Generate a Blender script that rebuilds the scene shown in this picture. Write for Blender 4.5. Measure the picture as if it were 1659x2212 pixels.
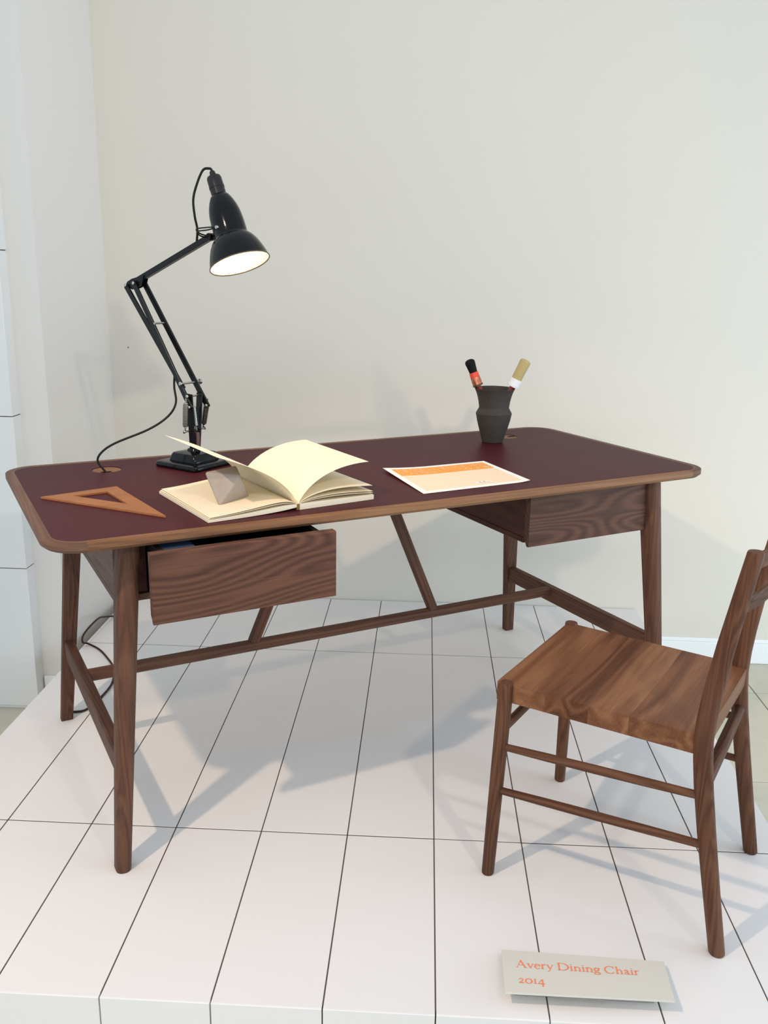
import bpy, bmesh, math, random
from math import sin, cos, pi, radians, sqrt, atan2
from mathutils import Vector, Matrix

random.seed(7)
S = bpy.context.scene
COL = S.collection
for _o in list(bpy.data.objects):
    bpy.data.objects.remove(_o)

# ------------------------------------------------------------------ camera
cam_d = bpy.data.cameras.new('camera')
cam = bpy.data.objects.new('camera', cam_d)
COL.objects.link(cam)
cam_d.sensor_fit = 'HORIZONTAL'
cam_d.sensor_width = 36.0
cam_d.lens = 36.0 * 1923.37 / 1659.0
cam_d.clip_start = 0.02
_r, _u, _f = Vector((.9987, .0483, .0173)), Vector((-.0293, .2585, .9656)), Vector((-.0422, .9648, -.2596))
cam.matrix_world = Matrix(((_r.x, _u.x, -_f.x, 0.0), (_r.y, _u.y, -_f.y, 0.0), (_r.z, _u.z, -_f.z, 1.2493), (0, 0, 0, 1)))
S.camera = cam

# ------------------------------------------------------------------ light
world = bpy.data.worlds.new('daylight')
S.world = world
world.use_nodes = True
_bg = world.node_tree.nodes['Background']
_bg.inputs['Color'].default_value = (0.775, 0.875, 1.0, 1)
_bg.inputs['Strength'].default_value = 0.84


def spot(name, loc, target, energy, color, radius, angle, blend=0.6):
    d = bpy.data.lights.new(name, 'SPOT')
    d.energy, d.color, d.shadow_soft_size = energy, color, radius
    d.spot_size, d.spot_blend = radians(angle), blend
    o = bpy.data.objects.new(name, d)
    COL.objects.link(o)
    o.location = loc
    o.rotation_euler = (Vector(target) - Vector(loc)).to_track_quat('-Z', 'Y').to_euler()
    return o


# warm ceiling spotlights of the showroom
spot('ceiling_spot_key', (-1.1245, 0.5657, 2.3949), (0.0, 1.9, 0.1), 106, (1.0, .76, .575), .035, 66, .65)
spot('ceiling_spot_front', (1.05, -0.35, 2.39), (-0.15, 3.1, 0.95), 84, (1.0, .83, .64), .06, 74, 1.0)
spot('ceiling_spot_side', (2.45, .95, 2.39), (0.2, 1.9, 0.3), 10, (.92, .97, 1.0), .08, 120, .9)


def area_light(name, loc, target, sx, sy, energy, color):
    d = bpy.data.lights.new(name, 'AREA')
    d.shape, d.size, d.size_y, d.energy, d.color = 'RECTANGLE', sx, sy, energy, color
    o = bpy.data.objects.new(name, d)
    COL.objects.link(o)
    o.location = loc
    o.rotation_euler = (Vector(target) - Vector(loc)).to_track_quat('-Z', 'Y').to_euler()
    return o


# low fill panel added behind the camera, and daylight glazing on the right
area_light('front_fill', (-0.2, -2.8, 0.45), (0.0, 2.6, 0.35), 4.2, 1.2, 38, (.74, .93, 1.0))
area_light('side_window', (3.4, 1.6, 0.55), (-0.2, 2.7, 0.25), 2.4, 1.4, 48, (.64, .83, 1.0))

S.view_settings.view_transform = 'Standard'
S.view_settings.look = 'None'
S.view_settings.gamma = 1.0
S.view_settings.use_curve_mapping = False
S.view_settings.exposure = 0.09


# ================================================================== helpers
def lin(h):
    if isinstance(h, str):
        h = [int(h[i:i + 2], 16) for i in (0, 2, 4)]
    return tuple((c / 255 / 12.92 if c / 255 <= .04045 else ((c / 255 + .055) / 1.055) ** 2.4) for c in h) + (1.0,)


class MB:
    """collects rings and faces; every vertex carries a grain coordinate (x runs along the grain)"""
    def __init__(self):
        self.v, self.f, self.g = [], [], []

    def vert(self, p, g=None):
        self.v.append(tuple(p))
        self.g.append(tuple(g if g is not None else p))
        return len(self.v) - 1

    def loft(self, rings, cap0=True, cap1=True, gr=None, closed=False):
        idx = []
        along = 0.0
        prev = None
        for i, ring in enumerate(rings):
            c = sum((Vector(p) for p in ring), Vector()) / len(ring)
            if prev is not None:
                along += (c - prev).length
            prev = c
            if gr is None:
                ax = Vector(rings[-1][0]) - Vector(rings[0][0]) if not closed else Vector((1, 0, 0))
                ax = ax.normalized() if ax.length > 1e-9 else Vector((1, 0, 0))
                t = Vector((0, 0, 1)) if abs(ax.z) < .8 else Vector((1, 0, 0))
                a = ax.cross(t).normalized()
                b = ax.cross(a)
                idx.append([self.vert(p, (along, (Vector(p) - c).dot(a), (Vector(p) - c).dot(b))) for p in ring])
            else:
                idx.append([self.vert(p, gr(Vector(p))) for p in ring])
        n = len(rings[0])
        m = len(rings)
        for i in range(m if closed else m - 1):
            a, b = idx[i], idx[(i + 1) % m]
            for j in range(n):
                k = (j + 1) % n
                self.f.append((a[j], a[k], b[k], b[j]))
        if not closed:
            if cap0:
                self.f.append(tuple(reversed(idx[0])))
            if cap1:
                self.f.append(tuple(idx[-1]))
        return self

    def box(self, lo, hi, axis='x', ch=.0008):
        """chamfered box; grain along axis"""
        lo, hi = Vector(lo), Vector(hi)
        ch = min(ch, min(hi - lo) * .45)
        perm = {'x': (0, 1, 2), 'y': (1, 2, 0), 'z': (2, 0, 1)}[axis]
        a, b, c = perm

        def ring(pos, ins):
            pts = []
            l1, h1, l2, h2 = lo[b] + ins, hi[b] - ins, lo[c] + ins, hi[c] - ins
            k = ch * (1 if ins == 0 else .3)
            for (y, z) in ((l1 + k, l2), (h1 - k, l2), (h1, l2 + k), (h1, h2 - k), (h1 - k, h2), (l1 + k, h2), (l1, h2 - k), (l1, l2 + k)):
                q = [0, 0, 0]
                q[a], q[b], q[c] = pos, y, z
                pts.append(tuple(q))
            return pts
        g = lambda p: (p[a], p[b], p[c])
        return self.loft([ring(lo[a], ch), ring(lo[a] + ch, 0), ring(hi[a] - ch, 0), ring(hi[a], ch)], gr=g)

    def tube(self, pts, r, n=8, caps=True):
        pts = [Vector(p) for p in pts]
        rs = r if isinstance(r, (list, tuple)) else [r] * len(pts)
        t0 = (pts[1] - pts[0]).normalized()
        ref = Vector((0, 0, 1)) if abs(t0.z) < .9 else Vector((1, 0, 0))
        nrm = t0.cross(ref).normalized()
        idx = []
        al = 0
        for i, p in enumerate(pts):
            t = (pts[min(i + 1, len(pts) - 1)] - pts[max(i - 1, 0)]).normalized()
            nrm = (nrm - t * nrm.dot(t)).normalized()
            bn = t.cross(nrm)
            if i:
                al += (p - pts[i - 1]).length
            row = []
            for k in range(n):
                a = 2 * pi * k / n
                o = nrm * cos(a) * rs[i] + bn * sin(a) * rs[i]
                row.append(self.vert(p + o, (al, o.dot(nrm), o.dot(bn))))
            idx.append(row)
        for i in range(len(pts) - 1):
            for k in range(n):
                self.f.append((idx[i][k], idx[i][(k + 1) % n], idx[i + 1][(k + 1) % n], idx[i + 1][k]))
        if caps:
            self.f.append(tuple(reversed(idx[0])))
            self.f.append(tuple(idx[-1]))
        return self

    def lathe(self, prof, center=(0, 0, 0), axis=(0, 0, 1), n=40, wob=None):
        """prof: (radius, height) list along axis; closed at radius 0"""
        ax = Vector(axis).normalized()
        ref = Vector((1, 0, 0)) if abs(ax.x) < .8 else Vector((0, 1, 0))
        a = (ref - ax * ref.dot(ax)).normalized()
        b = ax.cross(a)
        c = Vector(center)
        rows = []
        for (r, h) in prof:
            if r < 1e-6:
                rows.append([self.vert(c + ax * h, (h, 0, 0))])
            else:
                row = []
                for k in range(n):
                    t = 2 * pi * k / n
                    rr = r * (1 + (wob(t, h) if wob else 0))
                    row.append(self.vert(c + ax * h + (a * cos(t) + b * sin(t)) * rr, (h, rr * cos(t), rr * sin(t))))
                rows.append(row)
        for i in range(len(rows) - 1):
            p, q = rows[i], rows[i + 1]
            for k in range(n):
                m = (k + 1) % n
                if len(p) == 1 and len(q) == 1:
                    continue
                if len(p) == 1:
                    self.f.append((p[0], q[m], q[k]))
                elif len(q) == 1:
                    self.f.append((p[k], p[m], q[0]))
                else:
                    self.f.append((p[k], p[m], q[m], q[k]))
        return self


def obj(name, mb, mat, parent=None, smooth=38):
    me = bpy.data.meshes.new(name)
    me.from_pydata(mb.v, [], mb.f)
    at = me.attributes.new('gr', 'FLOAT_VECTOR', 'POINT')
    at.data.foreach_set('vector', [c for g in mb.g for c in g])
    bm = bmesh.new()
    bm.from_mesh(me)
    bmesh.ops.recalc_face_normals(bm, faces=bm.faces)
    bm.to_mesh(me)
    bm.free()
    if smooth:
        me.polygons.foreach_set('use_smooth', [True] * len(me.polygons))
        me.set_sharp_from_angle(angle=radians(smooth))
    me.materials.append(mat)
    o = bpy.data.objects.new(name, me)
    COL.objects.link(o)
    if parent is not None:
        o.parent = parent
    return o


def tag(o, label=None, cat=None, group=None, kind=None):
    if label:
        o['label'] = label
    if cat:
        o['category'] = cat
    if group:
        o['group'] = group
    if kind:
        o['kind'] = kind
    return o


def thing(name, label, cat, loc=(0, 0, 0), rz=0.0, group=None):
    o = bpy.data.objects.new(name, None)
    o.empty_display_size = .05
    COL.objects.link(o)
    o.location = loc
    o.rotation_euler = (0, 0, rz)
    return tag(o, label, cat, group)


def inst(o, parent, loc=None, name=None):
    c = o.copy()
    COL.objects.link(c)
    c.parent = parent
    if loc is not None:
        c.location = loc
    return c


def bez(p0, p1, p2, p3, n=16):
    out = []
    for i in range(n + 1):
        t = i / n
        out.append(tuple((1 - t) ** 3 * a + 3 * (1 - t) ** 2 * t * b + 3 * (1 - t) * t * t * c + t ** 3 * d for a, b, c, d in zip(p0, p1, p2, p3)))
    return out


def catmull(pts, n=6):
    P = [Vector(p) for p in pts]
    P = [P[0] * 2 - P[1]] + P + [P[-1] * 2 - P[-2]]
    out = []
    for i in range(1, len(P) - 2):
        for k in range(n):
            t = k / n
            a, b, c, d = P[i - 1:i + 3]
            out.append(.5 * ((2 * b) + (c - a) * t + (2 * a - 5 * b + 4 * c - d) * t * t + (3 * b - a - 3 * c + d) * t ** 3))
    out.append(P[-2])
    return out


def rrect(w, h, radii, n=4):
    """2D ring centred at 0; radii for corners (+,+),(-,+),(-,-),(+,-)"""
    pts = []
    for (sx, sy), r, a0 in zip(((1, 1), (-1, 1), (-1, -1), (1, -1)), radii, (0, 90, 180, 270)):
        cx, cy = sx * (w / 2 - r), sy * (h / 2 - r)
        for i in range(n + 1):
            a = radians(a0 + 90 * i / n)
            pts.append((cx + r * cos(a), cy + r * sin(a)))
    return pts


def beam(mb, p0, p1, w, h, ch, up=(0, 0, 1), w1=None, h1=None, ends=.001):
    """bar of chamfered rectangular section from p0 to p1; w across, h along up"""
    p0, p1 = Vector(p0), Vector(p1)
    ax = (p1 - p0).normalized()
    sd = ax.cross(Vector(up)).normalized()
    u = sd.cross(ax)
    w1, h1 = w1 or w, h1 or h

    def ring(p, ww, hh, c):
        q = []
        for (x, y) in ((ww / 2 - c, -hh / 2), (ww / 2, -hh / 2 + c), (ww / 2, hh / 2 - c), (ww / 2 - c, hh / 2), (-ww / 2 + c, hh / 2), (-ww / 2, hh / 2 - c), (-ww / 2, -hh / 2 + c), (-ww / 2 + c, -hh / 2)):
            q.append(p + sd * x + u * y)
        return q
    L_ = (p1 - p0).length
    g = lambda p: ((p - p0).dot(ax), (p - p0).dot(sd), (p - p0).dot(u))
    mb.loft([ring(p0, w - 2 * ends, h - 2 * ends, ch), ring(p0 + ax * ends, w, h, ch), ring(p1 - ax * ends, w1, h1, ch), ring(p1, w1 - 2 * ends, h1 - 2 * ends, ch)], gr=g)
    return mb


# ================================================================== materials
def mat_new(name):
    m = bpy.data.materials.new(name)
    m.use_nodes = True
    nt = m.node_tree
    return m, nt, nt.nodes['Principled BSDF']


def plain(name, col, rough=.5, metal=0.0, spec=.5, noise=0.0, nscale=30, bump=0.0, bscale=200, coat=0.0):
    m, nt, b = mat_new(name)
    b.inputs['Base Color'].default_value = lin(col)
    b.inputs['Roughness'].default_value = rough
    b.inputs['Metallic'].default_value = metal
    b.inputs['Specular IOR Level'].default_value = spec
    b.inputs['Coat Weight'].default_value = coat
    tc = nt.nodes.new('ShaderNodeTexCoord')
    if noise:
        n = nt.nodes.new('ShaderNodeTexNoise')
        n.inputs['Scale'].default_value = nscale
        n.inputs['Detail'].default_value = 5
        nt.links.new(tc.outputs['Object'], n.inputs['Vector'])
        mx = nt.nodes.new('ShaderNodeMix')
        mx.data_type = 'RGBA'
        c = lin(col)
        mx.inputs['A'].default_value = tuple(v * (1 - noise) for v in c[:3]) + (1,)
        mx.inputs['B'].default_value = tuple(min(1, v * (1 + noise)) for v in c[:3]) + (1,)
        nt.links.new(n.outputs['Fac'], mx.inputs['Factor'])
        nt.links.new(mx.outputs['Result'], b.inputs['Base Color'])
    if bump:
        n2 = nt.nodes.new('ShaderNodeTexNoise')
        n2.inputs['Scale'].default_value = bscale
        n2.inputs['Detail'].default_value = 3
        nt.links.new(tc.outputs['Object'], n2.inputs['Vector'])
        bp = nt.nodes.new('ShaderNodeBump')
        bp.inputs['Strength'].default_value = bump
        bp.inputs['Distance'].default_value = .001
        nt.links.new(n2.outputs['Fac'], bp.inputs['Height'])
        nt.links.new(bp.outputs['Normal'], b.inputs['Normal'])
    return m


def wood(name, dark, mid, light, stretch=(1.2, 22, 22), lines=9.0, contrast=.55, seed=0.0, rough=.5, vary=.25):
    m, nt, b = mat_new(name)
    N = nt.nodes.new
    lk = nt.links.new
    at = N('ShaderNodeAttribute')
    at.attribute_name = 'gr'
    oi = N('ShaderNodeObjectInfo')
    off = N('ShaderNodeVectorMath')
    off.operation = 'SCALE'
    cmb = N('ShaderNodeCombineXYZ')
    lk(oi.outputs['Random'], cmb.inputs['X'])
    lk(oi.outputs['Random'], cmb.inputs['Y'])
    cmb.inputs['Z'].default_value = seed * .173
    lk(cmb.outputs['Vector'], off.inputs[0])
    off.inputs['Scale'].default_value = 7.0
    add = N('ShaderNodeVectorMath')
    add.operation = 'ADD'
    lk(at.outputs['Vector'], add.inputs[0])
    lk(off.outputs['Vector'], add.inputs[1])

    def noise(scl, detail, dist=0.0, rgh=.5):
        mp = N('ShaderNodeMapping')
        mp.inputs['Scale'].default_value = scl
        lk(add.outputs['Vector'], mp.inputs['Vector'])
        n = N('ShaderNodeTexNoise')
        n.inputs['Scale'].default_value = 1.0
        n.inputs['Detail'].default_value = detail
        n.inputs['Roughness'].default_value = rgh
        n.inputs['Distortion'].default_value = dist
        lk(mp.outputs['Vector'], n.inputs['Vector'])
        return n

    def math(op, a, bb=None):
        x = N('ShaderNodeMath')
        x.operation = op
        if isinstance(a, (int, float)):
            x.inputs[0].default_value = a
        else:
            lk(a, x.inputs[0])
        if bb is not None:
            if isinstance(bb, (int, float)):
                x.inputs[1].default_value = bb
            else:
                lk(bb, x.inputs[1])
        return x.outputs[0]
    field = noise(stretch, 1.2, .25)
    rings = math('MULTIPLY', field.outputs['Fac'], lines * 6.283)
    sn = math('SINE', rings)
    sn = math('MULTIPLY_ADD', sn, .5)
    sn.node.inputs[2].default_value = .5
    fibre = noise((5, 260, 260), 4, 0, .65)
    broad = noise((stretch[0] * .8, stretch[1] * .45, stretch[2] * .45), 2)
    v = math('MULTIPLY', sn, contrast * .5)
    v = math('ADD', v, math('MULTIPLY', fibre.outputs['Fac'], .42))
    v = math('ADD', v, math('MULTIPLY', broad.outputs['Fac'], .75 - contrast * .5))
    v = math('ADD', v, math('MULTIPLY', math('SUBTRACT', oi.outputs['Random'], .5), vary))
    rp = N('ShaderNodeValToRGB')
    rp.color_ramp.elements[0].position = .28
    rp.color_ramp.elements[0].color = lin(dark)
    rp.color_ramp.elements[1].position = .92
    rp.color_ramp.elements[1].color = lin(light)
    e = rp.color_ramp.elements.new(.6)
    e.color = lin(mid)
    lk(v, rp.inputs['Fac'])
    lk(rp.outputs['Color'], b.inputs['Base Color'])
    b.inputs['Roughness'].default_value = rough
    b.inputs['Specular IOR Level'].default_value = .12
    bp = N('ShaderNodeBump')
    bp.inputs['Strength'].default_value = .12
    bp.inputs['Distance'].default_value = .0006
    lk(fibre.outputs['Fac'], bp.inputs['Height'])
    lk(bp.outputs['Normal'], b.inputs['Normal'])
    return m


M = {}
M['walnut'] = wood('walnut', '321e17', '5a3d30', '765340', contrast=.3)
M['walnut_edge'] = wood('walnut_edge', '4f3121', '7b573e', '97704f', contrast=.25, vary=.12)
M['walnut_end'] = wood('walnut_end', '463025', '6b4f3f', '856853', contrast=.25, vary=.1)
M['walnut_figure'] = wood('walnut_figure', '301e18', '573b30', '714d3c', stretch=(1.1, 5, 7.0), lines=25, contrast=.48, vary=.05)
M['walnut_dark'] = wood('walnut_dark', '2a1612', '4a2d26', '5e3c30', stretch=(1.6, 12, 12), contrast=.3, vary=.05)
M['walnut_chair'] = wood('walnut_chair', '3a2218', '624130', '7d5842', stretch=(1.4, 30, 30), contrast=.35, vary=.16)
M['walnut_seat'] = wood('walnut_seat', '50301f', '785038', '9a7050', stretch=(.9, 13, 13), lines=6, contrast=.4, vary=.22, rough=.38)
M['drawer_inside'] = plain('drawer_inside', '2a1d19', .6, noise=.2)
M['leather'] = plain('leather', '481a21', .46, spec=.09, noise=.06, nscale=9, bump=.10, bscale=900)
M['panel_white'] = plain('panel_white', 'ebe7e3', .5, spec=.35, noise=.015, nscale=6)
M['joint_dark'] = plain('joint_dark', '5c4e47', .9, spec=.1)
M['wall'] = plain('wall', 'dfd7ca', .75, spec=.2, noise=.012, nscale=3, bump=.05, bscale=60)
M['wall_left'] = plain('wall_left', 'e2dcd4', .75, spec=.2, noise=.01, nscale=3)
M['trim'] = plain('trim', 'f1f1ef', .35, spec=.4, noise=.01)
M['cupboard'] = plain('cupboard', 'e6e4df', .4, spec=.35, noise=.01, nscale=4)
M['stone'] = plain('stone', 'c9c2ae', .55, spec=.3, noise=.07, nscale=14)
M['grout'] = plain('grout', '77746b', .9, spec=.1)
M['black_gloss'] = plain('black_gloss', '08090a', .12, spec=.28, noise=.05)
M['black_satin'] = plain('black_satin', '0e0f0d', .28, spec=.30, noise=.05)
M['bakelite'] = plain('bakelite', '161214', .38, spec=.45, noise=.08)
M['cord_black'] = plain('cord_black', '16160f', .6, spec=.3, noise=.1)
M['cord_red'] = plain('cord_red', '35191c', .55, spec=.3, noise=.15, nscale=200)
M['steel'] = plain('steel', 'b9b6ae', .24, metal=1.0, noise=.05)
M['spring_steel'] = plain('spring_steel', 'a6a69f', .3, metal=1.0, noise=.05)
M['label_brown'] = plain('label_brown', '6b5552', .5, metal=.4, noise=.1)
M['shade_inside'] = plain('shade_inside', 'f6ead0', .5, noise=.01)
M['rim'] = plain('rim', '4a3b2a', .35, noise=.1)
M['paper'] = plain('paper', 'f2e5c8', .8, spec=.15, noise=.012, nscale=20)
M['paper_edge'] = plain('paper_edge', 'e9dfc6', .85, spec=.1, noise=.05, nscale=400)
M['binding'] = plain('binding', '7d6128', .6, noise=.5, nscale=500)
M['concrete'] = plain('concrete', 'a2978c', .8, spec=.25, noise=.16, nscale=32, bump=.25, bscale=220)
M['set_square'] = wood('set_square', '875633', 'a06b44', 'b47e55', stretch=(2, 20, 20), contrast=.15, vary=0)
M['cover_disc'] = wood('cover_disc', '6f4a33', '8a6043', '9d7150', stretch=(2, 26, 26), contrast=.2, vary=.05)
M['slot_dark'] = plain('slot_dark', '1d0d0c', .9, spec=.1)
M['pot'] = plain('pot', '403b36', .75, spec=.3, noise=.28, nscale=28, bump=.5, bscale=120)
M['bristle_black'] = plain('bristle_black', '0d0d0d', .7, spec=.2, noise=.3, nscale=500)
M['bristle_tan'] = plain('bristle_tan', 'b8a573', .8, spec=.15, noise=.2, nscale=420)
M['orange_red'] = plain('orange_red', 'e2492a', .4, noise=.03)
M['copper'] = plain('copper', 'c9795a', .3, metal=.75, noise=.12, nscale=120)
M['white_plastic'] = plain('white_plastic', 'e9e7e9', .35, noise=.01)
M['red_wood'] = plain('red_wood', '8e2418', .4, noise=.1)
M['olive_band'] = plain('olive_band', '56502f', .4, metal=.5, noise=.2)
M['sheet_white'] = plain('sheet_white', 'f8f1e9', .7, spec=.2, noise=.006)
M['print_orange'] = plain('print_orange', 'f3a24b', .7, spec=.2, noise=.015)
M['print_cream'] = plain('print_cream', 'f5dcbd', .7, spec=.2, noise=.01)
M['print_line'] = plain('print_line', 'fbe3bd', .7, spec=.2, noise=.006)
M['print_dark'] = plain('print_dark', 'a8825e', .7, spec=.2, noise=.05)
M['card'] = plain('card', 'd9d5c9', .7, spec=.2, noise=.015)
M['card_print'] = plain('card_print', 'ff8653', .7, spec=.2, noise=.01)
M['foam_pad'] = plain('foam_pad', '9d978f', .9, noise=.05)
M['blue_cover'] = plain('blue_cover', '7d9bc6', .55, noise=.06, nscale=200)
M['nail'] = plain('nail', '6d675f', .5, noise=.1)

_m, _nt, _b = mat_new('bulb_glow')
_b.inputs['Base Color'].default_value = (1, 1, 1, 1)
_b.inputs['Emission Color'].default_value = (1.0, .82, .50, 1)
_b.inputs['Emission Strength'].default_value = 14.0
M['bulb'] = _m

# ================================================================== room shell
YW = 3.302          # back wall
FZ = -0.21          # shop floor (platform top is z = 0)
ZT = 3.2


def struct(name, mb, mat, label=None):
    o = obj(name, mb, mat)
    o['kind'] = 'structure'
    if label:
        o['label'] = label
    return o


wall_back = struct('wall_back', MB().box((-1.276, YW, FZ), (3.6, YW + .1, ZT), 'x'), M['wall'], 'off white plastered wall behind the desk')
obj('nail', MB().lathe([(0, -.012), (.002, -.012), (.003, -.002), (.0028, 0.0), (0, .0006)], (-1.106, YW - .0005, .965), (0, -1, 0), 10), M['nail'], wall_back)
wall_return = struct('wall_left', MB().loft([[(-1.45, 2.757, z), (-1.1915, 2.757, z), (-1.176, YW, z), (-1.45, YW, z)] for z in (FZ, ZT)]), M['wall_left'], 'pale grey wall return beside the platform')
struct('baseboard_back', MB().box((.86, YW - .014, FZ + .001), (3.6, YW + .002, -.125), 'x', .002).box((.86, YW - .008, -.126), (3.6, YW + .002, -.111), 'x', .003), M['trim'], 'white skirting board along the back wall')
struct('baseboard_left', MB().box((-1.278, 2.745, FZ + .001), (-1.1895, 2.7565, -.108), 'x', .002), M['trim'], 'white skirting board at the foot of the wall return')
# tall white panelled cupboard wall further left
cw = struct('wall_left_panelled', MB().box((-2.6, 2.715, FZ), (-1.286, 3.3, ZT), 'z', .001), M['joint_dark'], 'white panelled wall with horizontal shadow gaps at the edge of the room')
zs = (-.200, .295, .795, 1.295, 1.795, 2.295, 2.795, 3.2)
for a, bb in zip(zs[:-1], zs[1:]):
    obj('panel', MB().box((-2.6, 2.70, a + .0015), (-1.2825, 2.80, bb - .0015), 'x', .0012), M['cupboard'], cw)
obj('plinth', MB().box((-2.6, 2.706, FZ), (-1.2845, 2.80, -.2005), 'x', .001), M['cupboard'], cw)

# stone floor: real tiles with recessed grout
floor = struct('floor', MB().box((-2.62, -1.2, FZ - .06), (3.6, YW, FZ - .0025), 'x', .001), M['grout'], 'beige stone tiled shop floor')
tile_me = None
T = .605
tx = [1.236 + i * T for i in range(-7, 5)]
ty = [2.428 + j * T for j in range(-6, 3)]
for i in range(len(tx) - 1):
    for j in range(len(ty) - 1):
        x0, x1 = max(tx[i], -2.62), min(tx[i + 1], 3.6)
        y0, y1 = max(ty[j], -1.2), min(ty[j + 1], YW - .001)
        if x1 - x0 < .05 or y1 - y0 < .05:
            continue
        mb = MB().box((x0 + .0018, y0 + .0018, FZ - .012), (x1 - .0018, y1 - .0018, FZ), 'x', .0012)
        obj('tile', mb, M['stone'], floor)

# ================================================================== display platform of white planks
PX0, PW = .05007 - 6 * .198895, .198895
PY = (1.2757, 1.7791, 2.7991, 3.300)
plat = thing('display_platform', 'low white display platform of long planks with dark joints, under desk and chair', 'platform', (0, 0, 0))
obj('platform_core', MB().box((PX0 + .012, PY[0] + .012, FZ + .0005), (PX0 + 10 * PW - .012, PY[3] - .004, -.0125), 'x', .001), M['joint_dark'], plat)
GAP = .0012
for k in range(1, 10):
    obj('joint_strip', MB().box((PX0 + k * PW - GAP, PY[0] + .0125, -.0122), (PX0 + k * PW + GAP, PY[3] - .004, -.0007), 'y', .0002), M['joint_dark'], plat)
for k in (1, 2):
    obj('joint_strip', MB().box((PX0 + .013, PY[k] - GAP * 1.1, -.0121), (PX0 + 10 * PW - .013, PY[k] + GAP * 1.1, -.0009), 'x', .0002), M['joint_dark'], plat)
for j in range(3):
    mb = MB().box((GAP, GAP * 1.3, -.012), (PW - GAP, PY[j + 1] - PY[j] - GAP * 1.3, 0.0), 'y', .0009)
    proto = None
    for k in range(10):
        jog = random.uniform(-.0005, .0005)
        if proto is None:
            proto = obj('plank', mb, M['panel_white'], plat)
            proto.location = (PX0 + k * PW, PY[j] + jog * 0, random.uniform(-.0004, 0))
        else:
            inst(proto, plat, (PX0 + k * PW, PY[j] + jog * .4, random.uniform(-.0004, 0)))
mb = MB().box((GAP, 0, FZ + .001), (PW - GAP, .0115, -.0005), 'z', .0009)
proto = None
for k in range(10):
    if proto is None:
        proto = obj('front_board', mb, M['panel_white'], plat)
        proto.location = (PX0 + k * PW, PY[0], 0)
    else:
        inst(proto, plat, (PX0 + k * PW, PY[0], 0))
for x in (PX0, PX0 + 10 * PW - .0115):
    obj('side_board', MB().box((x, PY[0] + .0125, FZ + .001), (x + .0115, PY[3] - .002, -.0125), 'y', .0009), M['panel_white'], plat)

# ================================================================== desk
DO = Vector((-.7019, 1.5579, 0))
DTH = .53512
DL, DD = 1.750, .7765
E1 = Vector((cos(DTH), sin(DTH), 0))
E2 = Vector((-sin(DTH), cos(DTH), 0))


def DW(s, t, z):
    return DO + E1 * s + E2 * t + Vector((0, 0, z))


desk = thing('writing_desk', 'long walnut writing desk with a burgundy leather top and an open drawer', 'desk', DO, DTH)
RC = .078           # corner radius of the top
TOP = .740


def outline(ins, n=12, r=None):
    r = (RC - ins) if r is None else r
    w, h = DL - 2 * ins, DD - 2 * ins
    return [(x + DL / 2, y + DD / 2) for x, y in rrect(w, h, (r,) * 4, n)]


# solid walnut lipping in four pieces round the panel
NARC = 12
prof = ((-.022, TOP), (-.0022, TOP), (-.0006, TOP - .0008), (0, TOP - .003), (0, TOP - .0135), (-.009, TOP - .021), (-.022, TOP - .021))
rings_all = []
cen = [outline(0, NARC), outline(.022, NARC)]
npt = len(cen[0])
for k in range(npt):
    o0, o1 = Vector(cen[0][k]), Vector(cen[1][k])
    nrm = (o0 - o1) / .022
    rings_all.append([(o0.x + nrm.x * d, o0.y + nrm.y * d, z) for d, z in prof])
# point order: corner(+,+) 0..12, corner(-,+) 13..25, corner(-,-) 26..38, corner(+,-) 39..51
segs = {'end_lipping': (list(range(13, 39)), list(range(39, 52)) + list(range(0, 13))),
        'long_lipping': ([12, 13], [38, 39])}
for nm, lst in segs.items():
    for ids in lst:
        rs = [rings_all[i] for i in ids]
        if nm == 'long_lipping':      # overlap into a straight joint
            pass
        mb = MB()
        along = 0
        idx = []
        for q, rg in enumerate(rs):
            if q:
                along += (Vector(rg[3]) - Vector(rs[q - 1][3])).length
            idx.append([mb.vert(p, (along, d, z)) for p, (d, z) in zip(rg, prof)])
        for q in range(len(rs) - 1):
            for j in range(len(prof)):
                kk = (j + 1) % len(prof)
                mb.f.append((idx[q][j], idx[q][kk], idx[q + 1][kk], idx[q + 1][j]))
        mb.f.append(tuple(idx[0]))
        mb.f.append(tuple(reversed(idx[-1])))
        obj(nm, mb, M['walnut_end'] if nm == 'end_lipping' else M['walnut_edge'], desk, 30)
core = MB().loft([[(x, y, z) for x, y in outline(.0225, 8)] for z in (TOP - .0205, TOP - .004)], gr=lambda p: (p[0], p[1], p[2]))
obj('top_panel', core, M['walnut'], desk, 30)

# leather with two round cut-outs
HOLES = ((.2405, .6455, .0375), (1.5095, .6455, .0375))
bm = bmesh.new()
loops = [[(x, y) for x, y in outline(.0218, 10)]]
for hx, hy, hr in HOLES:
    loops.append([(hx + hr * cos(2 * pi * k / 36), hy + hr * sin(2 * pi * k / 36)) for k in range(36)])
edges = []
zl = TOP + .0004
for lp in loops:
    vs = [bm.verts.new((x, y, zl)) for x, y in lp]
    lo = [bm.verts.new((x, y, TOP - .004)) for x, y in lp]
    for k in range(len(vs)):
        edges.append(bm.edges.new((vs[k], vs[(k + 1) % len(vs)])))
    for k in range(len(vs)):
        m_ = (k + 1) % len(vs)
        bm.faces.new((vs[k], vs[m_], lo[m_], lo[k]))
bmesh.ops.triangle_fill(bm, edges=edges, use_beauty=True)
bmesh.ops.recalc_face_normals(bm, faces=bm.faces)
me = bpy.data.meshes.new('leather_top')
bm.to_mesh(me)
bm.free()
me.materials.append(M['leather'])
lo_ = bpy.data.objects.new('leather_top', me)
COL.objects.link(lo_)
lo_.parent = desk
lo_['label'] = 'burgundy leather writing surface'
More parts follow.
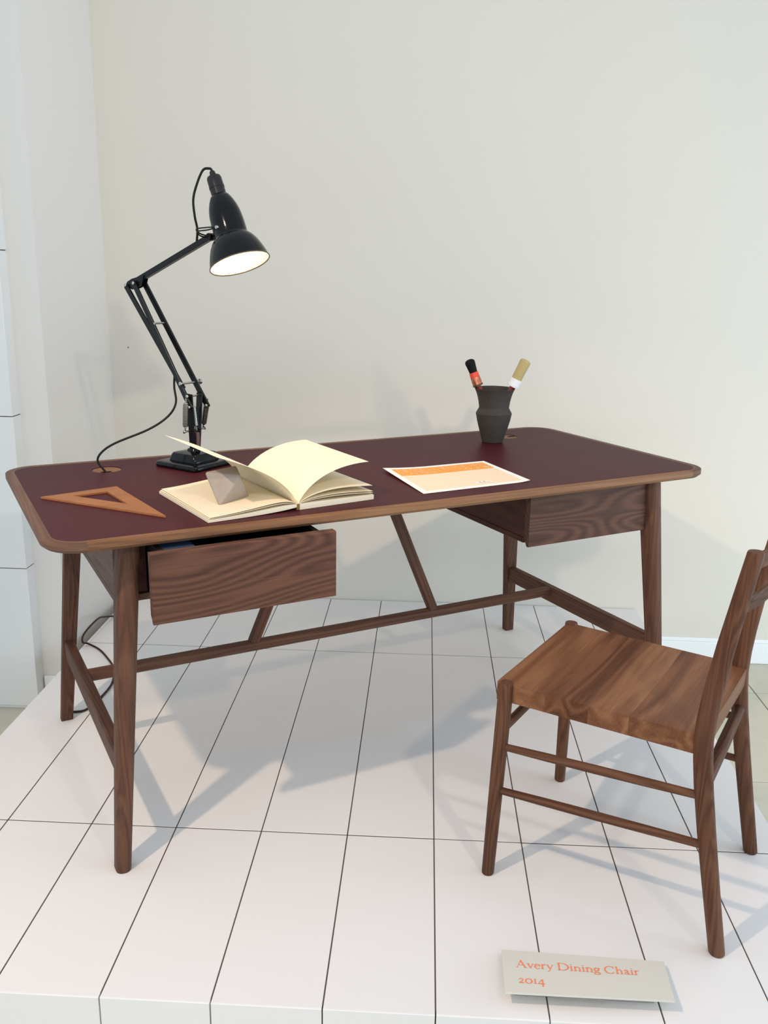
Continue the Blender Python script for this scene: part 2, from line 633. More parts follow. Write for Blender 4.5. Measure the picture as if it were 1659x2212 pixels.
for q, (hx, hy, hr) in enumerate(HOLES):
    d = obj('cable_cover', MB().lathe([(0, -.003), (hr - .0006, -.003), (hr - .0006, -.0013), (hr - .0012, -.0009), (0, -.0009)], (hx, hy, TOP), (0, 0, 1), 36), M['cover_disc'], desk, 30)
    sx, sy = ((-.006, -.024), (.020, .000))[q]
    sl = MB().loft([[(hx + sx + x, hy + sy + y, z) for x, y in rrect(.028, .013, (.006,) * 4, 4)] for z in (TOP - .0022, TOP - .0006)])
    obj('cable_slot', sl, M['slot_dark'], d, 30)

# legs: flat inside, rounded outside, tapered and splayed
LEG_F, LEG_T = (.105, .014), (.166, .066)


def desk_leg(right, back):
    mb = MB()
    rings = []
    for z in (0.0, .002, .10, .25, .45, .60, .7185):
        q = z / .7185
        so = LEG_F[0] + (LEG_T[0] - LEG_F[0]) * q
        to = LEG_F[1] + (LEG_T[1] - LEG_F[1]) * q
        w = .0325 + (.0475 - .0325) * q - (.002 if z == 0 else 0)
        h = .0340 + (.052 - .0340) * q - (.002 if z == 0 else 0)
        rr = w * .46
        ring = rrect(w, h, (.002, .002, rr, rr), 6)
        pts = []
        for x, y in ring:
            s = so + x
            t = to + y
            if right:
                s = DL - s
            if back:
                t = DD - t
            pts.append((s, t, z))
        rings.append(pts)
    mb.loft(rings, gr=lambda p: (p[2], p[0], p[1]))
    return obj('leg', mb, M['walnut'], desk, 30)


for rgt in (0, 1):
    for bk in (0, 1):
        desk_leg(rgt, bk)


def leg_c(z, right, back):
    q = z / .7185
    s = LEG_F[0] + (LEG_T[0] - LEG_F[0]) * q
    t = LEG_F[1] + (LEG_T[1] - LEG_F[1]) * q
    return ((DL - s) if right else s, (DD - t) if back else t)


for rgt in (0, 1):
    zc = .226
    s0, t0 = leg_c(zc, rgt, 0)
    _, t1 = leg_c(zc, rgt, 1)
    mb = MB()
    beam(mb, (s0, t0 + .012, zc), (s0, t1 - .012, zc), .026, .052, .004)
    obj('side_rail', mb, M['walnut'], desk, 20)
sl_, _ = leg_c(.226, 0, 0)
mb = MB()
beam(mb, (sl_ + .011, .508, .236), (DL - sl_ - .011, .508, .236), .026, .030, .006)
obj('stretcher', mb, M['walnut'], desk, 20)
for sg in (-1, 1):
    mb = MB()
    sb, st_ = DL / 2 + sg * .292, DL / 2 + sg * .086
    beam(mb, (sb, .508, .246), (st_, .508, .722), .024, .029, .004, up=(1, 0, 0))
    obj('brace', mb, M['walnut'], desk, 20)

# drawer housings and drawers
DZ0, DZ1 = .578, .7185
for rgt in (0, 1):
    a, bb = (.137, .577) if not rgt else (DL - .577, DL - .137)
    inner = 1 if not rgt else -1
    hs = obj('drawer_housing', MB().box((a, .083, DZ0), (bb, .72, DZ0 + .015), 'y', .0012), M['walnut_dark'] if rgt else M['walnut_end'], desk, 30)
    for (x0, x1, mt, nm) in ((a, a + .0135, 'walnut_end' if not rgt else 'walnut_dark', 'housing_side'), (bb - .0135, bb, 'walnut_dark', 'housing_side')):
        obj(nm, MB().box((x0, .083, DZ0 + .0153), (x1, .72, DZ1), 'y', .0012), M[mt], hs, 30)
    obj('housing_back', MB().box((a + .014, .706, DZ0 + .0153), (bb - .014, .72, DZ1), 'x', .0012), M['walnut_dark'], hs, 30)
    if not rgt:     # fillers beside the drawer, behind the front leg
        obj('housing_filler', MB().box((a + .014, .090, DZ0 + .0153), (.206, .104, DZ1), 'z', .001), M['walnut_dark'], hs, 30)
    # drawer
    off = -.0505 if not rgt else .060
    f0, f1 = (.183, .577) if not rgt else (DL - .577, DL - .181)
    th_ = .0205
    prof2 = ((0, .572), (0, .7160), (.0035, .7178), (th_, .7178), (th_, .5865), (.0165, .5835), (.0115, .5790), (.0085, .5735), (.0070, .572))
    mb = MB()
    r0 = [(f0, off + t, z) for t, z in prof2]
    r1 = [(f1, off + t, z) for t, z in prof2]
    mb.loft([r0, r1], gr=lambda p: (p[0], p[1], p[2]))
    df = obj('drawer_front', mb, M['walnut_figure'], desk, 25)
    bx0, bx1 = (.210, .560) if not rgt else (DL - .560, DL - .190)
    y0, y1 = off + th_, off + .56
    for (lo, hi, ax_, nm) in (((bx0, y0, .598), (bx0 + .012, y1, .7085), 'y', 'drawer_side'), ((bx1 - .012, y0, .598), (bx1, y1, .7085), 'y', 'drawer_side'),
                              ((bx0 + .0122, y1 - .012, .598), (bx1 - .0122, y1, .7085), 'x', 'drawer_back'), ((bx0 + .0122, y0, .600), (bx1 - .0122, y1 - .0122, .607), 'y', 'drawer_bottom')):
        obj(nm, MB().box(lo, hi, ax_, .001), M['drawer_inside'], df, 30)

# blue notebook lying in the open drawer
t = thing('blue_box', 'flat blue box lying inside the open desk drawer', 'box', DW(.2590, .02, .6076), DTH)
obj('box_body', MB().box((-.034, -.045, 0), (.034, .068, .080), 'x', .002), M['blue_cover'], t)
obj('box_lid', MB().box((-.0352, -.0462, .0805), (.0352, .0692, .0925), 'x', .002), M['blue_cover'], t)

# ================================================================== dining chair
CH = radians(-30.2)
CV = Vector((cos(CH), sin(CH), 0))
CU = Vector((-sin(CH), cos(CH), 0))
CO = Vector((.2728, 1.8518, 0)) + CU * .004
# local frame: x = backwards (v), y = towards far side (u)
chair = thing('dining_chair', 'solid walnut dining chair with a plank seat and round legs, set at the desk', 'chair', CO, CH)


def ell_path(mb, pts, n=18, flat=None):
    """pts: (x, y, z, rx, ry)"""
    rings = []
    for (x, y, z, rx, ry) in pts:
        ring = []
        for k in range(n):
            a = 2 * pi * k / n
            yy = ry * sin(a)
            if flat is not None and yy * flat > ry * .62:
                yy = flat * ry * .62
            ring.append((x + rx * cos(a), y + yy, z))
        rings.append(ring)
    mb.loft(rings, gr=lambda p: (p[2], p[0] * 1.0, p[1]))
    return mb


SEAT = .441
for sg in (-1, 1):
    mb = MB()
    pts = []
    for z, r in ((0, .0115), (.003, .0132), (.12, .0143), (.28, .0152), (.38, .0155), (.440, .0150), (.4425, .0140)):
        q = z / .44
        pts.append((-.006 + .008 * q - sg * .006, sg * (.2175 - .0235 * q), z, r, r))
    ell_path(mb, pts)
    obj('front_leg', mb, M['walnut_chair'], chair, 40)
POST = ((0.0, .4650, .184, .0135, .0130), (.003, .4648, .184, .0155, .0150), (.15, .437, .183, .0168, .0155), (.245, .4195, .182, .0176, .0160), (.338, .404, .181, .0180, .0163), (.39, .3975, .181, .0181, .0164), (.43, .394, .181, .0181, .0164),
        (.475, .3955, .181, .0179, .0163), (.525, .400, .181, .0174, .0160), (.618, .412, .181, .0164, .0154), (.7085, .4265, .181, .0155, .0149), (.800, .4415, .181, .0146, .0143), (.8025, .4419, .181, .0134, .0132))
for sg in (-1, 1):
    mb = MB()
    ell_path(mb, [(v - sg * .006, sg * u, z, a, bb) for z, v, u, a, bb in POST], 20)
    obj('back_post', mb, M['walnut_chair'], chair, 40)

# seat glued up from boards that run across the chair
VB = (-.012, .092, .182, .262, .403)


def seat_half(v):
    return .1945 - .0105 * (v / .40)


for i in range(4):
    v0, v1 = VB[i], VB[i + 1]
    mb = MB()
    nu, nv = 16, 4
    top, bot = [], []
    for a in range(nv + 1):
        v = v0 + (v1 - v0) * a / nv
        for b_ in range(nu + 1):
            hw = seat_half(v)
            u = -hw + 2 * hw * b_ / nu
            dish = .0075 * max(0, 1 - (u / hw) ** 2) * max(0, 1 - ((v - .20) / .22) ** 2)
            top.append(mb.vert((v, u, SEAT - dish - (.001 if b_ in (0, nu) else 0)), (u, v, SEAT - dish)))
    for a in range(nv + 1):
        v = v0 + (v1 - v0) * a / nv
        for b_ in range(nu + 1):
            hw = seat_half(v)
            u = -hw + 2 * hw * b_ / nu
            bot.append(mb.vert((v, u, SEAT - .0415), (u, v, SEAT - .0415)))
    W_ = nu + 1
    for a in range(nv):
        for b_ in range(nu):
            q = a * W_ + b_
            mb.f.append((top[q], top[q + 1], top[q + W_ + 1], top[q + W_]))
            mb.f.append((bot[q], bot[q + W_], bot[q + W_ + 1], bot[q + 1]))
    for a in range(nv):
        for c0 in (0, nu):
            q = a * W_ + c0
            mb.f.append((top[q], top[q + W_], bot[q + W_], bot[q]))
    for b_ in range(nu):
        for r0 in (0, nv):
            q = r0 * W_ + b_
            mb.f.append((top[q], top[q + 1], bot[q + 1], bot[q]))
    obj('seat_board', mb, M['walnut_seat'], chair, 30)

# rungs
for sg in (-1, 1):
    for z0, z1, vf, vb_ in ((.300, .318, .0, .4075), (.200, .219, -.002, .4245)):
        uf = .2175 - .0235 * z0 / .44
        ub = .1815
        vf2, vb2 = vf - sg * .006, vb_ - sg * .006
        mb = MB().tube([(vf2 + (vb2 - vf2) * q, sg * (uf + (ub - uf) * q), z0 + (z1 - z0) * q) for q in (.005, .25, .5, .75, 1)], [.0075, .0088, .0092, .0088, .0078], 14)
        obj('side_rung', mb, M['walnut_chair'], chair, 40)
mb = MB().tube([(.007, -.197, .338), (.002, 0, .338), (-.005, .197, .338)], [.0095, .0105, .0095], 14)
obj('front_rung', mb, M['walnut_chair'], chair, 40)
mb = MB().tube([(.4105, -.180, .336), (.4045, 0, .340), (.3985, .180, .344)], [.0115, .0130, .0115], 14)
obj('back_rung', mb, M['walnut_chair'], chair, 40)
for zc, vc in ((.692, .4245), (.778, .4385)):
    mb = MB()
    rings = []
    for k in range(15):
        u = -.178 + .356 * k / 14
        bow = .030 * (1 - (u / .178) ** 2)
        lean = .15
        ring = []
        for dx, dz in ((-.006, -.015), (.006, -.015), (.0075, -.012), (.0075, .009), (.003, .0155), (-.003, .0155), (-.0075, .010), (-.0075, -.012)):
            ring.append((vc + bow + dx + dz * lean, u, zc + dz))
        rings.append(ring)
    mb.loft(rings, gr=lambda p: (p[1], p[0], p[2]))
    obj('back_slat', mb, M['walnut_chair'], chair, 30)

# ================================================================== desk lamp
LB = Vector((-.614, 2.3215, TOP + .0006))
LR = atan2(-.503, .865)
lamp = thing('desk_lamp', 'black spring-balanced desk lamp with a lit bell shade on a stepped square base', 'lamp', LB, LR)


def sq_rings(levels):
    out = []
    for (w, z, r) in levels:
        out.append([(x, y, z) for x, y in rrect(w, w, (r,) * 4, 5)])
    return out


mb = MB().loft(sq_rings(((.146, 0, .012), (.150, .002, .013), (.150, .009, .013), (.146, .0135, .012), (.136, .0155, .010))))
base = obj('base_plate', mb, M['black_gloss'], lamp, 35)
obj('base_step', MB().loft(sq_rings(((.098, .0155, .010), (.098, .018, .010), (.088, .033, .010), (.083, .0365, .010), (.070, .038, .008), (.030, .0405, .006), (.026, .046, .006)))), M['black_gloss'], base, 35)
Z0 = TOP + .0006


def L3(r, y, zw):
    return (r, y, zw - Z0)


# uprights
for y in (-.015, .015):
    mb = MB()
    beam(mb, L3(.004, y * .55, .783), L3(.010, y * 1.25, .934), .004, .021, .001, up=(1, 0, 0))
    obj('upright', mb, M['black_satin'], lamp, 25)
obj('maker_plate', MB().box((-.004, -.0052, .050), (.0185, .0052, .090), 'z', .001), M['label_brown'], lamp)
# arms


def flat_arm(name, a, bb, w=.0062, h=.0150):
    m_ = MB()
    beam(m_, a, bb, w, h, .0008, up=(0, 0, 1))
    return obj(name, m_, M['black_satin'], lamp, 25)


flat_arm('lower_arm', L3(.030, .027, .897), L3(-.176, .013, 1.216))
flat_arm('lower_arm', L3(.020, -.025, .897), L3(-.186, -.013, 1.214))
flat_arm('linkage_bar', L3(-.012, -.017, .945), L3(-.217, -.012, 1.204), .006, .014)
flat_arm('upper_arm', L3(-.205, .0, 1.2085), L3(.078, .0, 1.3245), .014, .0145)
obj('elbow_bracket', MB().loft([[L3(-.222, y, 1.203), L3(-.196, y, 1.194), L3(-.160, y, 1.206), L3(-.150, y, 1.232), L3(-.196, y, 1.222), L3(-.214, y, 1.214)] for y in (-.0095, -.0075)])
    .loft([[L3(-.222, y, 1.203), L3(-.196, y, 1.194), L3(-.160, y, 1.206), L3(-.150, y, 1.232), L3(-.196, y, 1.222), L3(-.214, y, 1.214)] for y in (.0075, .0095)]), M['black_satin'], lamp, 25)


def pin(name, r, zw, y0, y1, rad, mat='steel', heads=True):
    m_ = MB().tube([L3(r, y0, zw), L3(r, y1, zw)], rad, 10)
    if heads:
        for y, s in ((y0, -1), (y1, 1)):
            m_.lathe([(0, 0), (rad * 1.9, 0), (rad * 1.9, .0016), (rad * 1.2, .003), (0, .0034)], L3(r, y, zw), (0, s, 0), 12)
    return obj(name, m_, M[mat], lamp, 35)


pin('elbow_pin', -.180, 1.211, -.019, .019, .0024)
pin('elbow_pin', -.214, 1.205, -.016, .010, .0022)
pin('cross_pin', -.107, 1.110, -.020, .021, .0032, heads=False)
pin('cross_pin', -.010, .960, -.030, .037, .0030)
pin('pivot_pin', .008, .928, -.026, .028, .0026)
pin('spring_pin', .004, .836, -.037, .037, .0024)
pin('arm_end_pin', .028, .901, .023, .031, .0024)
pin('arm_end_pin', .018, .901, -.030, -.021, .0024)
# wing nut at the end of the cross pin
obj('thumb_nut', MB().lathe([(0, 0), (.004, 0), (.0075, .002), (.0075, .006), (.004, .008), (0, .008)], L3(-.010, .037, .960), (0, 1, 0), 14), M['steel'], lamp, 35)
# springs


def spring(r0, z0, r1, z1, y, rad=.0068, turns=19):
    a, bb = Vector(L3(r0, y, z0)), Vector(L3(r1, y, z1))
    ax = (bb - a).normalized()
    e1 = ax.cross(Vector((0, 1, 0))).normalized()
    e2 = ax.cross(e1)
    pts = []
    n = turns * 10
    for i in range(n + 1):
        q = i / n
        taper = min(1, q / .08, (1 - q) / .08) * .8 + .2
        an = 2 * pi * turns * q
        pts.append(a + (bb - a) * q + (e1 * cos(an) + e2 * sin(an)) * rad * taper)
    m_ = MB().tube(pts, .0016, 5)
    for p, d in ((a, -1), (bb, 1)):
        m_.tube([p, p + ax * d * .010], .0022, 6)
    return obj('spring', m_, M['spring_steel'], lamp, 60)


spring(.004, .846, .010, .914, -.033)
spring(.004, .846, .020, .908, .034)
spring(.010, .846, .004, .900, .0, .0055)
# shade, axis measured from the mouth to the cap
AX = Vector((-.3985, .0507, .9159)).normalized()
OC = Vector(L3(.1785, 0, 1.2640))
KS = .932
outp = [(.0800, 0.0), (.0807, .0008), (.0800, .0020), (.0786, .008), (.0755, .020), (.0700, .036), (.0640, .050), (.0560, .063), (.0480, .0715), (.0448, .0745), (.0440, .078), (.0441, .095),
        (.0435, .115), (.0420, .135), (.0385, .152), (.0335, .167), (.0280, .179), (.0245, .1845), (.0200, .1865)]
outp = [(r * KS, h * KS) for r, h in outp]
inp = [(r - .0012, max(h - .0002, .0006)) for r, h in outp[3:-1]]
sh = obj('shade', MB().lathe([(.0188 * KS, .1862 * KS)] + list(reversed(outp)) + [(.0790 * KS, .0004)] + [(.0785 * KS, .0014)], OC, AX, 56), M['black_gloss'], lamp, 35)
_e1 = AX.cross(Vector((0, 1, 0))).normalized()
_e2 = AX.cross(_e1)
obj('shade_rim', MB().tube([OC + AX * .0006 + (_e1 * cos(2 * pi * k / 56) + _e2 * sin(2 * pi * k / 56)) * .0800 * KS for k in range(57)], .0014, 8, False), M['rim'], sh, 60)
obj('reflector', MB().lathe([(.0784 * KS, .0016)] + inp + [(.0185 * KS, .1850 * KS)], OC, AX, 56), M['shade_inside'], sh, 60)
obj('bulb_holder', MB().lathe([(r * KS, h * KS) for r, h in [(0, .140), (.0135, .140), (.0150, .150), (.0185, .184), (.0185, .1865), (.0195, .188), (.0195, .2060), (.0203, .2065), (.0203, .213), (.0195, .2135), (.0195, .233), (.0175, .2385), (.0080, .2400), (.0080, .247), (.0068, .253), (0, .2535)]], OC, AX, 28), M['bakelite'], sh, 30)
obj('bulb', MB().lathe([(r * KS, h * KS) for r, h in [(0, .040), (.010, .0415), (.020, .048), (.0265, .060), (.0280, .072), (.0255, .088), (.0190, .108), (.0135, .124), (.0128, .1395), (0, .1395)]], OC, AX, 28), M['bulb'], sh, 60)
# yoke between arm and shade
piv = Vector(L3(.0846, 0, 1.3270))
sideY = Vector((0, 1, 0))
out_dir = (Vector((1, 0, .15)).normalized())
hing_c = OC + AX * .098 * KS
y_ax = AX.cross(sideY).normalized()
if y_ax.x > 0:
    y_ax = -y_ax
for sg in (-1, 1):
    endp = hing_c + sideY * sg * .0425
    st = piv + sideY * sg * .004
    for dd in (-.0032, .0032):
        off_ = AX * dd
        mid = piv + sideY * sg * .037 + off_ + Vector((-.010, 0, .014))
        m_ = MB().tube(catmull([st + off_ * .4, piv + sideY * sg * .022 + off_ + Vector((-.012, 0, .004)), mid, mid * .5 + endp * .5 + off_ * .5, endp + off_ * .2], 6), .0018, 8)
        obj('yoke', m_, M['black_satin'], sh, 50)
    obj('yoke_screw', MB().lathe([(0, -.003), (.0052, -.003), (.0052, .001), (.0040, .0035), (0, .0045)], endp, sideY * sg, 14), M['steel'], sh, 35)
obj('pivot_boss', MB().lathe([(0, -.009), (.0085, -.009), (.0095, -.006), (.0095, .006), (.0085, .009), (0, .009)], piv, sideY, 18), M['black_satin'], lamp, 35)
# cord from cap to arm, and from arm to the cable hole
cap_top = OC + AX * .253 * KS
pts = [OC + AX * .240 * KS, cap_top + AX * .004, cap_top + Vector((-.010, 0, .0075)), cap_top + Vector((-.026, -.004, .004)), Vector(L3(.057, -.012, 1.452)), Vector(L3(.046, -.016, 1.415)), Vector(L3(.047, -.014, 1.375)), Vector(L3(.049, -.009, 1.345)), Vector(L3(.036, 0, 1.308))]
obj('shade_cord', MB().tube(catmull(pts, 6), .0031, 8), M['cord_black'], lamp, 60)
inv = Matrix.Rotation(-LR, 4, 'Z')


def to_lamp(p):
    return inv @ (Vector(p) - LB)


cp = [to_lamp(LB + Matrix.Rotation(LR, 3, 'Z') @ Vector(L3(-.046, -.014, .985))), to_lamp(LB + Matrix.Rotation(LR, 3, 'Z') @ Vector(L3(-.050, -.014, .948)))]
for s, t_, z in ((.421, .612, .9095), (.3985, .615, .8745), (.3475, .62, .8430), (.2626, .625, .8125), (.2275, .628, .7905), (.2165, .630, .768), (.2305, .6225, .7435), (.2345, .6215, .738)):
    cp.append(to_lamp(DW(s, t_, z)))
obj('power_cord', MB().tube(catmull(cp, 6), .0029, 8), M['cord_black'], lamp, 60)
# the lamp's own light
_ld = bpy.data.lights.new('lamp_bulb_light', 'SPOT')
_ld.energy, _ld.color, _ld.shadow_soft_size, _ld.spot_size, _ld.spot_blend = 2.4, (1.0, .80, .50), .02, radians(112), .5
_lo = bpy.data.objects.new('lamp_bulb_light', _ld)
COL.objects.link(_lo)
_lo.parent = sh
_lo.location = OC + AX * .034
_lo.rotation_euler = (-AX).to_track_quat('-Z', 'Y').to_euler()

# ================================================================== open notebook
BA = DTH + radians(5.6)
BO = DW(.5365, .062, TOP + .0006)
book = thing('open_notebook', 'open cream notebook with blank pages fanning up, lying on the leather', 'book', BO, BA)
PH = .292


def sheet(prof, y0=0.0, y1=PH, thick=.0005, twist=0.0, skew=0.0):
    m_ = MB()
    n = len(prof)
    nrm = []
    for i in range(n):
        a, b_ = prof[max(0, i - 1)], prof[min(n - 1, i + 1)]
        d = Vector((b_[0] - a[0], b_[1] - a[1])).normalized()
        nrm.append((-d.y, d.x))
    ys = [y0 + (y1 - y0) * k / 6 for k in range(7)]
    rings = []
    for y in ys:
        q = (y - y0) / (y1 - y0)
        ring = []
        for (x, z) in prof:
            ring.append((x + skew * q, y, z * (1 + twist * q)))
        for (x, z), (nx, nz) in reversed(list(zip(prof, nrm))):
            ring.append((x + nx * thick + skew * q, y, z * (1 + twist * q) + nz * thick))
        rings.append(ring)
    m_.loft(rings)
    return m_


# right hand block: solid stack of pages
mb = MB()
rp = [(.004, .0002), (.198, .0002), (.1985, .003), (.1985, .0100), (.197, .0118), (.10, .0128), (.03, .0138), (.004, .0138)]
mb.loft([[(x, y, z) for x, z in rp] for y in (0, .001, PH - .001, PH)])
obj('page_block', mb, M['paper_edge'], book, 25)
# left hand block, thin and curved up to the spine
lp_t = bez((-.003, .0135), (-.04, .0165), (-.09, .0075), (-.2105, .0062), 18)
lp_b = bez((-.2105, .0004), (-.12, .0004), (-.05, .0008), (-.003, .0070), 18)
mb = MB().loft([[(x, y, z) for x, z in list(lp_t) + list(lp_b)] for y in (0, .001, PH - .001, PH)])
obj('page_block', mb, M['paper_edge'], book, 25)
obj('binding', MB().loft([[(x, y, z) for x, z in ((-.003, .0008), (.004, .0008), (.004, .0140), (-.003, .0140))] for y in (-.0006, PH + .0005)]), M['binding'], book, 25)
SH = [
    (bez((-.001, .014), (-.022, .064), (-.075, .098), (-.186, .1370), 22), .0, -.004),
    (bez((.001, .014), (.022, .054), (.080, .092), (.1830, .0905), 22), .04, -.004),
    (bez((.0015, .014), (.035, .0375), (.100, .0425), (.1945, .0330), 20), .0, .0),
    (bez((.002, .014), (.035, .0270), (.110, .0290), (.1960, .0195), 20), .0, .0),
    (bez((.002, .0138), (.045, .0235), (.120, .0225), (.1965, .0155), 20), .0, .0),
    (bez((-.002, .0138), (-.040, .0275), (-.085, .0120), (-.2085, .0082), 20), .03, .0),
    (bez((-.0015, .014), (-.035, .0350), (-.075, .0160), (-.2070, .0105), 20), .06, .002),
]
for pr, tw, sk in SH:
    obj('page', sheet(pr, .0005, PH - .0005, twist=tw, skew=sk), M['paper'], book, 60)

# ================================================================== concrete octahedron on the open page
oe = .084
oy = radians(18) + DTH
A0 = DW(.3755, .1205, TOP + .0135)
u2 = Vector((cos(oy), sin(oy), 0))
n2 = Vector((-sin(oy), cos(oy), 0))
Av, Dv = A0, A0 + u2 * oe
Gv = A0 + u2 * oe / 2 + n2 * oe * .866
Mv = (Av + Dv + Gv) / 3
hz = Vector((0, 0, .8165 * oe))
vs = [Av, Dv, Gv, Mv * 2 - Av + hz, Mv * 2 - Dv + hz, Mv * 2 - Gv + hz]
oc_ = Mv + hz / 2
bm = bmesh.new()
bv = [bm.verts.new(p - oc_) for p in vs]
bmesh.ops.convex_hull(bm, input=bv)
bmesh.ops.bevel(bm, geom=list(bm.edges) + list(bm.verts), offset=.0032, segments=3, profile=.5, affect='EDGES')
bmesh.ops.recalc_face_normals(bm, faces=bm.faces)
me = bpy.data.meshes.new('concrete_paperweight')
bm.to_mesh(me)
bm.free()
me.polygons.foreach_set('use_smooth', [True] * len(me.polygons))
me.set_sharp_from_angle(angle=radians(40))
me.materials.append(M['concrete'])
o = bpy.data.objects.new('concrete_paperweight', me)
COL.objects.link(o)
o.location = oc_
o.rotation_euler = (radians(3), 0, 0)
tag(o, 'grey concrete octahedron paperweight standing on the open notebook page', 'paperweight')

# ================================================================== wooden set square
tri_o = [Vector((.0451, .3935)), Vector((.2213, .4294)), Vector((.2585, .1189))]
tri_i = [Vector((.1108, .3762)), Vector((.1903, .3872)), Vector((.2077, .2524))]


def DWl(p, z):
    return DW(p.x, p.y, z)


org = DWl((tri_o[0] + tri_o[1] + tri_o[2]) / 3, TOP + .0006)
mb = MB()
hh = .0045
rows = []
for ins, z in ((.0, 0.0), (.0, hh - .0005), (.0006, hh)):
    rows.append(([DWl(p + ((tri_o[0] + tri_o[1] + tri_o[2]) / 3 - p).normalized() * ins, 0) - Vector((org.x, org.y, -z)) for p in tri_o],
                 [DWl(p - ((tri_i[0] + tri_i[1] + tri_i[2]) / 3 - p).normalized() * ins, 0) - Vector((org.x, org.y, -z)) for p in tri_i]))
ids = []
for ro_, ri_ in rows:
    ids.append(([mb.vert(p, (p.dot(E1), p.dot(E2), p.z)) for p in ro_], [mb.vert(p, (p.dot(E1), p.dot(E2), p.z)) for p in ri_]))
for (o0, i0), (o1, i1) in zip(ids[:-1], ids[1:]):
    for k in range(3):
        m_ = (k + 1) % 3
        mb.f.append((o0[k], o0[m_], o1[m_], o1[k]))
        mb.f.append((i0[k], i0[m_], i1[m_], i1[k]))
for k in range(3):
    m_ = (k + 1) % 3
    mb.f.append((ids[-1][0][k], ids[-1][0][m_], ids[-1][1][m_], ids[-1][1][k]))
    mb.f.append((ids[0][0][k], ids[0][0][m_], ids[0][1][m_], ids[0][1][k]))
o = obj('set_square', mb, M['set_square'], None, 25)
o.location = org
tag(o, 'flat wooden drafting triangle with a triangular cut-out, on the leather', 'set square')

# ================================================================== dark vase with two brushes
PO = DW(1.4115, .5815, TOP + .0006)
pot = [(0, 0), (.030, 0), (.0325, .002), (.0385, .022), (.0455, .046), (.0515, .068), (.0550, .086), (.0560, .0915), (.0545, .0940), (.0480, .1060), (.0466, .1090), (.0468, .1120), (.0490, .1270), (.0525, .1430), (.0570, .1570), (.0618, .1670), (.0628, .1685),
       (.0618, .1692), (.0590, .1670), (.0545, .1560), (.0495, .1420), (.0460, .1260), (.0437, .1110), (.0440, .1060), (.0520, .0920), (.0480, .0680), (.0350, .0220), (.0280, .006), (0, .005)]
o = obj('vase', MB().lathe(pot, (0, 0, 0), (0, 0, 1), 48, lambda t_, h: .006 * sin(5 * t_ + 30 * h) + .004 * sin(9 * t_)), M['pot'], None, 32)
o.location = PO
tag(o, 'dark charcoal vase with a flared neck, holding two round brushes', 'vase')


def brush(name, label, base, tip, parts):
    base, tip = Vector(base), Vector(tip)
    ax = (tip - base).normalized()
    t_ = thing(name, label, 'brush', base, 0, 'brushes in the dark vase')
    for nm, prof_, mat in parts:
        obj(nm, MB().lathe(prof_, (0, 0, 0), ax, 24), M[mat], t_, 32)
    return t_


# image-right direction at the vase, in plan
VR = Vector((.997, -.077, 0))
b0 = PO + VR * .013 + Vector((0, 0, .0125))
b1 = PO + VR * -.0880 + Vector((0, 0, .2640))
brush('paint_brush', 'round brush with black bristles and an orange ferrule in the vase', b0, b1, (
    ('handle', [(0, 0), (.006, 0), (.0075, .02), (.008, .10), (.0088, .150), (.0090, .175), (0, .175)], 'red_wood'),
    ('ferrule', [(0, .1752), (.0162, .1752), (.0164, .1790), (.0155, .1795), (.0155, .1800), (0, .1800)], 'olive_band'),
    ('band', [(0, .1802), (.0154, .1802), (.0155, .1900), (.0159, .1905), (.0159, .1920), (.0153, .1925), (.0150, .2020), (.0147, .2030), (0, .2030)], 'copper'),
    ('collar', [(0, .2032), (.0146, .2032), (.0138, .2180), (.0130, .2190), (0, .2190)], 'orange_red'),
    ('bristles', [(0, .2192), (.0124, .2192), (.0138, .2340), (.0156, .2490), (.0150, .2540), (.0118, .2580), (.006, .2605), (0, .2610)], 'bristle_black')))
b0 = PO + VR * -.020 + Vector((0, 0, .0125))
b1 = PO + VR * .0920 + Vector((0, -.0, .2600))
brush('paint_brush', 'round brush with tan bristles and a white collar in the vase', b0, b1, (
    ('handle', [(0, 0), (.006, 0), (.0072, .02), (.0075, .12), (.0082, .16), (.0086, .179), (0, .179)], 'red_wood'),
    ('collar', [(0, .1792), (.0188, .1792), (.0192, .1808), (.0192, .1870), (.0184, .1875), (.0182, .2040), (.0166, .2050), (0, .2050)], 'white_plastic'),
    ('bristles', [(0, .2052), (.0160, .2052), (.0163, .2350), (.0172, .2590), (.0168, .2645), (.0140, .2678), (.007, .2694), (0, .2696)], 'bristle_tan')))

# ================================================================== printed sheet
P00, P10, P11, P01 = Vector((.8656, .077)), Vector((1.1835, .082)), Vector((1.2175, .3425)), Vector((.8960, .3440))
sheet_o = DW(1.04, .21, TOP + .0006)
SHEET = thing('printed_sheet', 'white bordered sheet with an orange lettered band, lying on the leather', 'paper', sheet_o, DTH)


def sheet_pt(a, b_, dz=0.0):
    p = (P00 * (1 - a) + P10 * a) * (1 - b_) + (P01 * (1 - a) + P11 * a) * b_
    z = .0010 + .0065 * max(0, 1 - a * 2.2) ** 2 * b_ + .0030 * (max(0, a - .88) / .12) ** 2 * (1 - b_) + .0015 * (b_ * (1 - b_)) * 0
    z += .002 * max(0, b_ - .75) ** 1 * (1 - a)
    return Vector((p.x - 1.04, p.y - .21, z + dz))


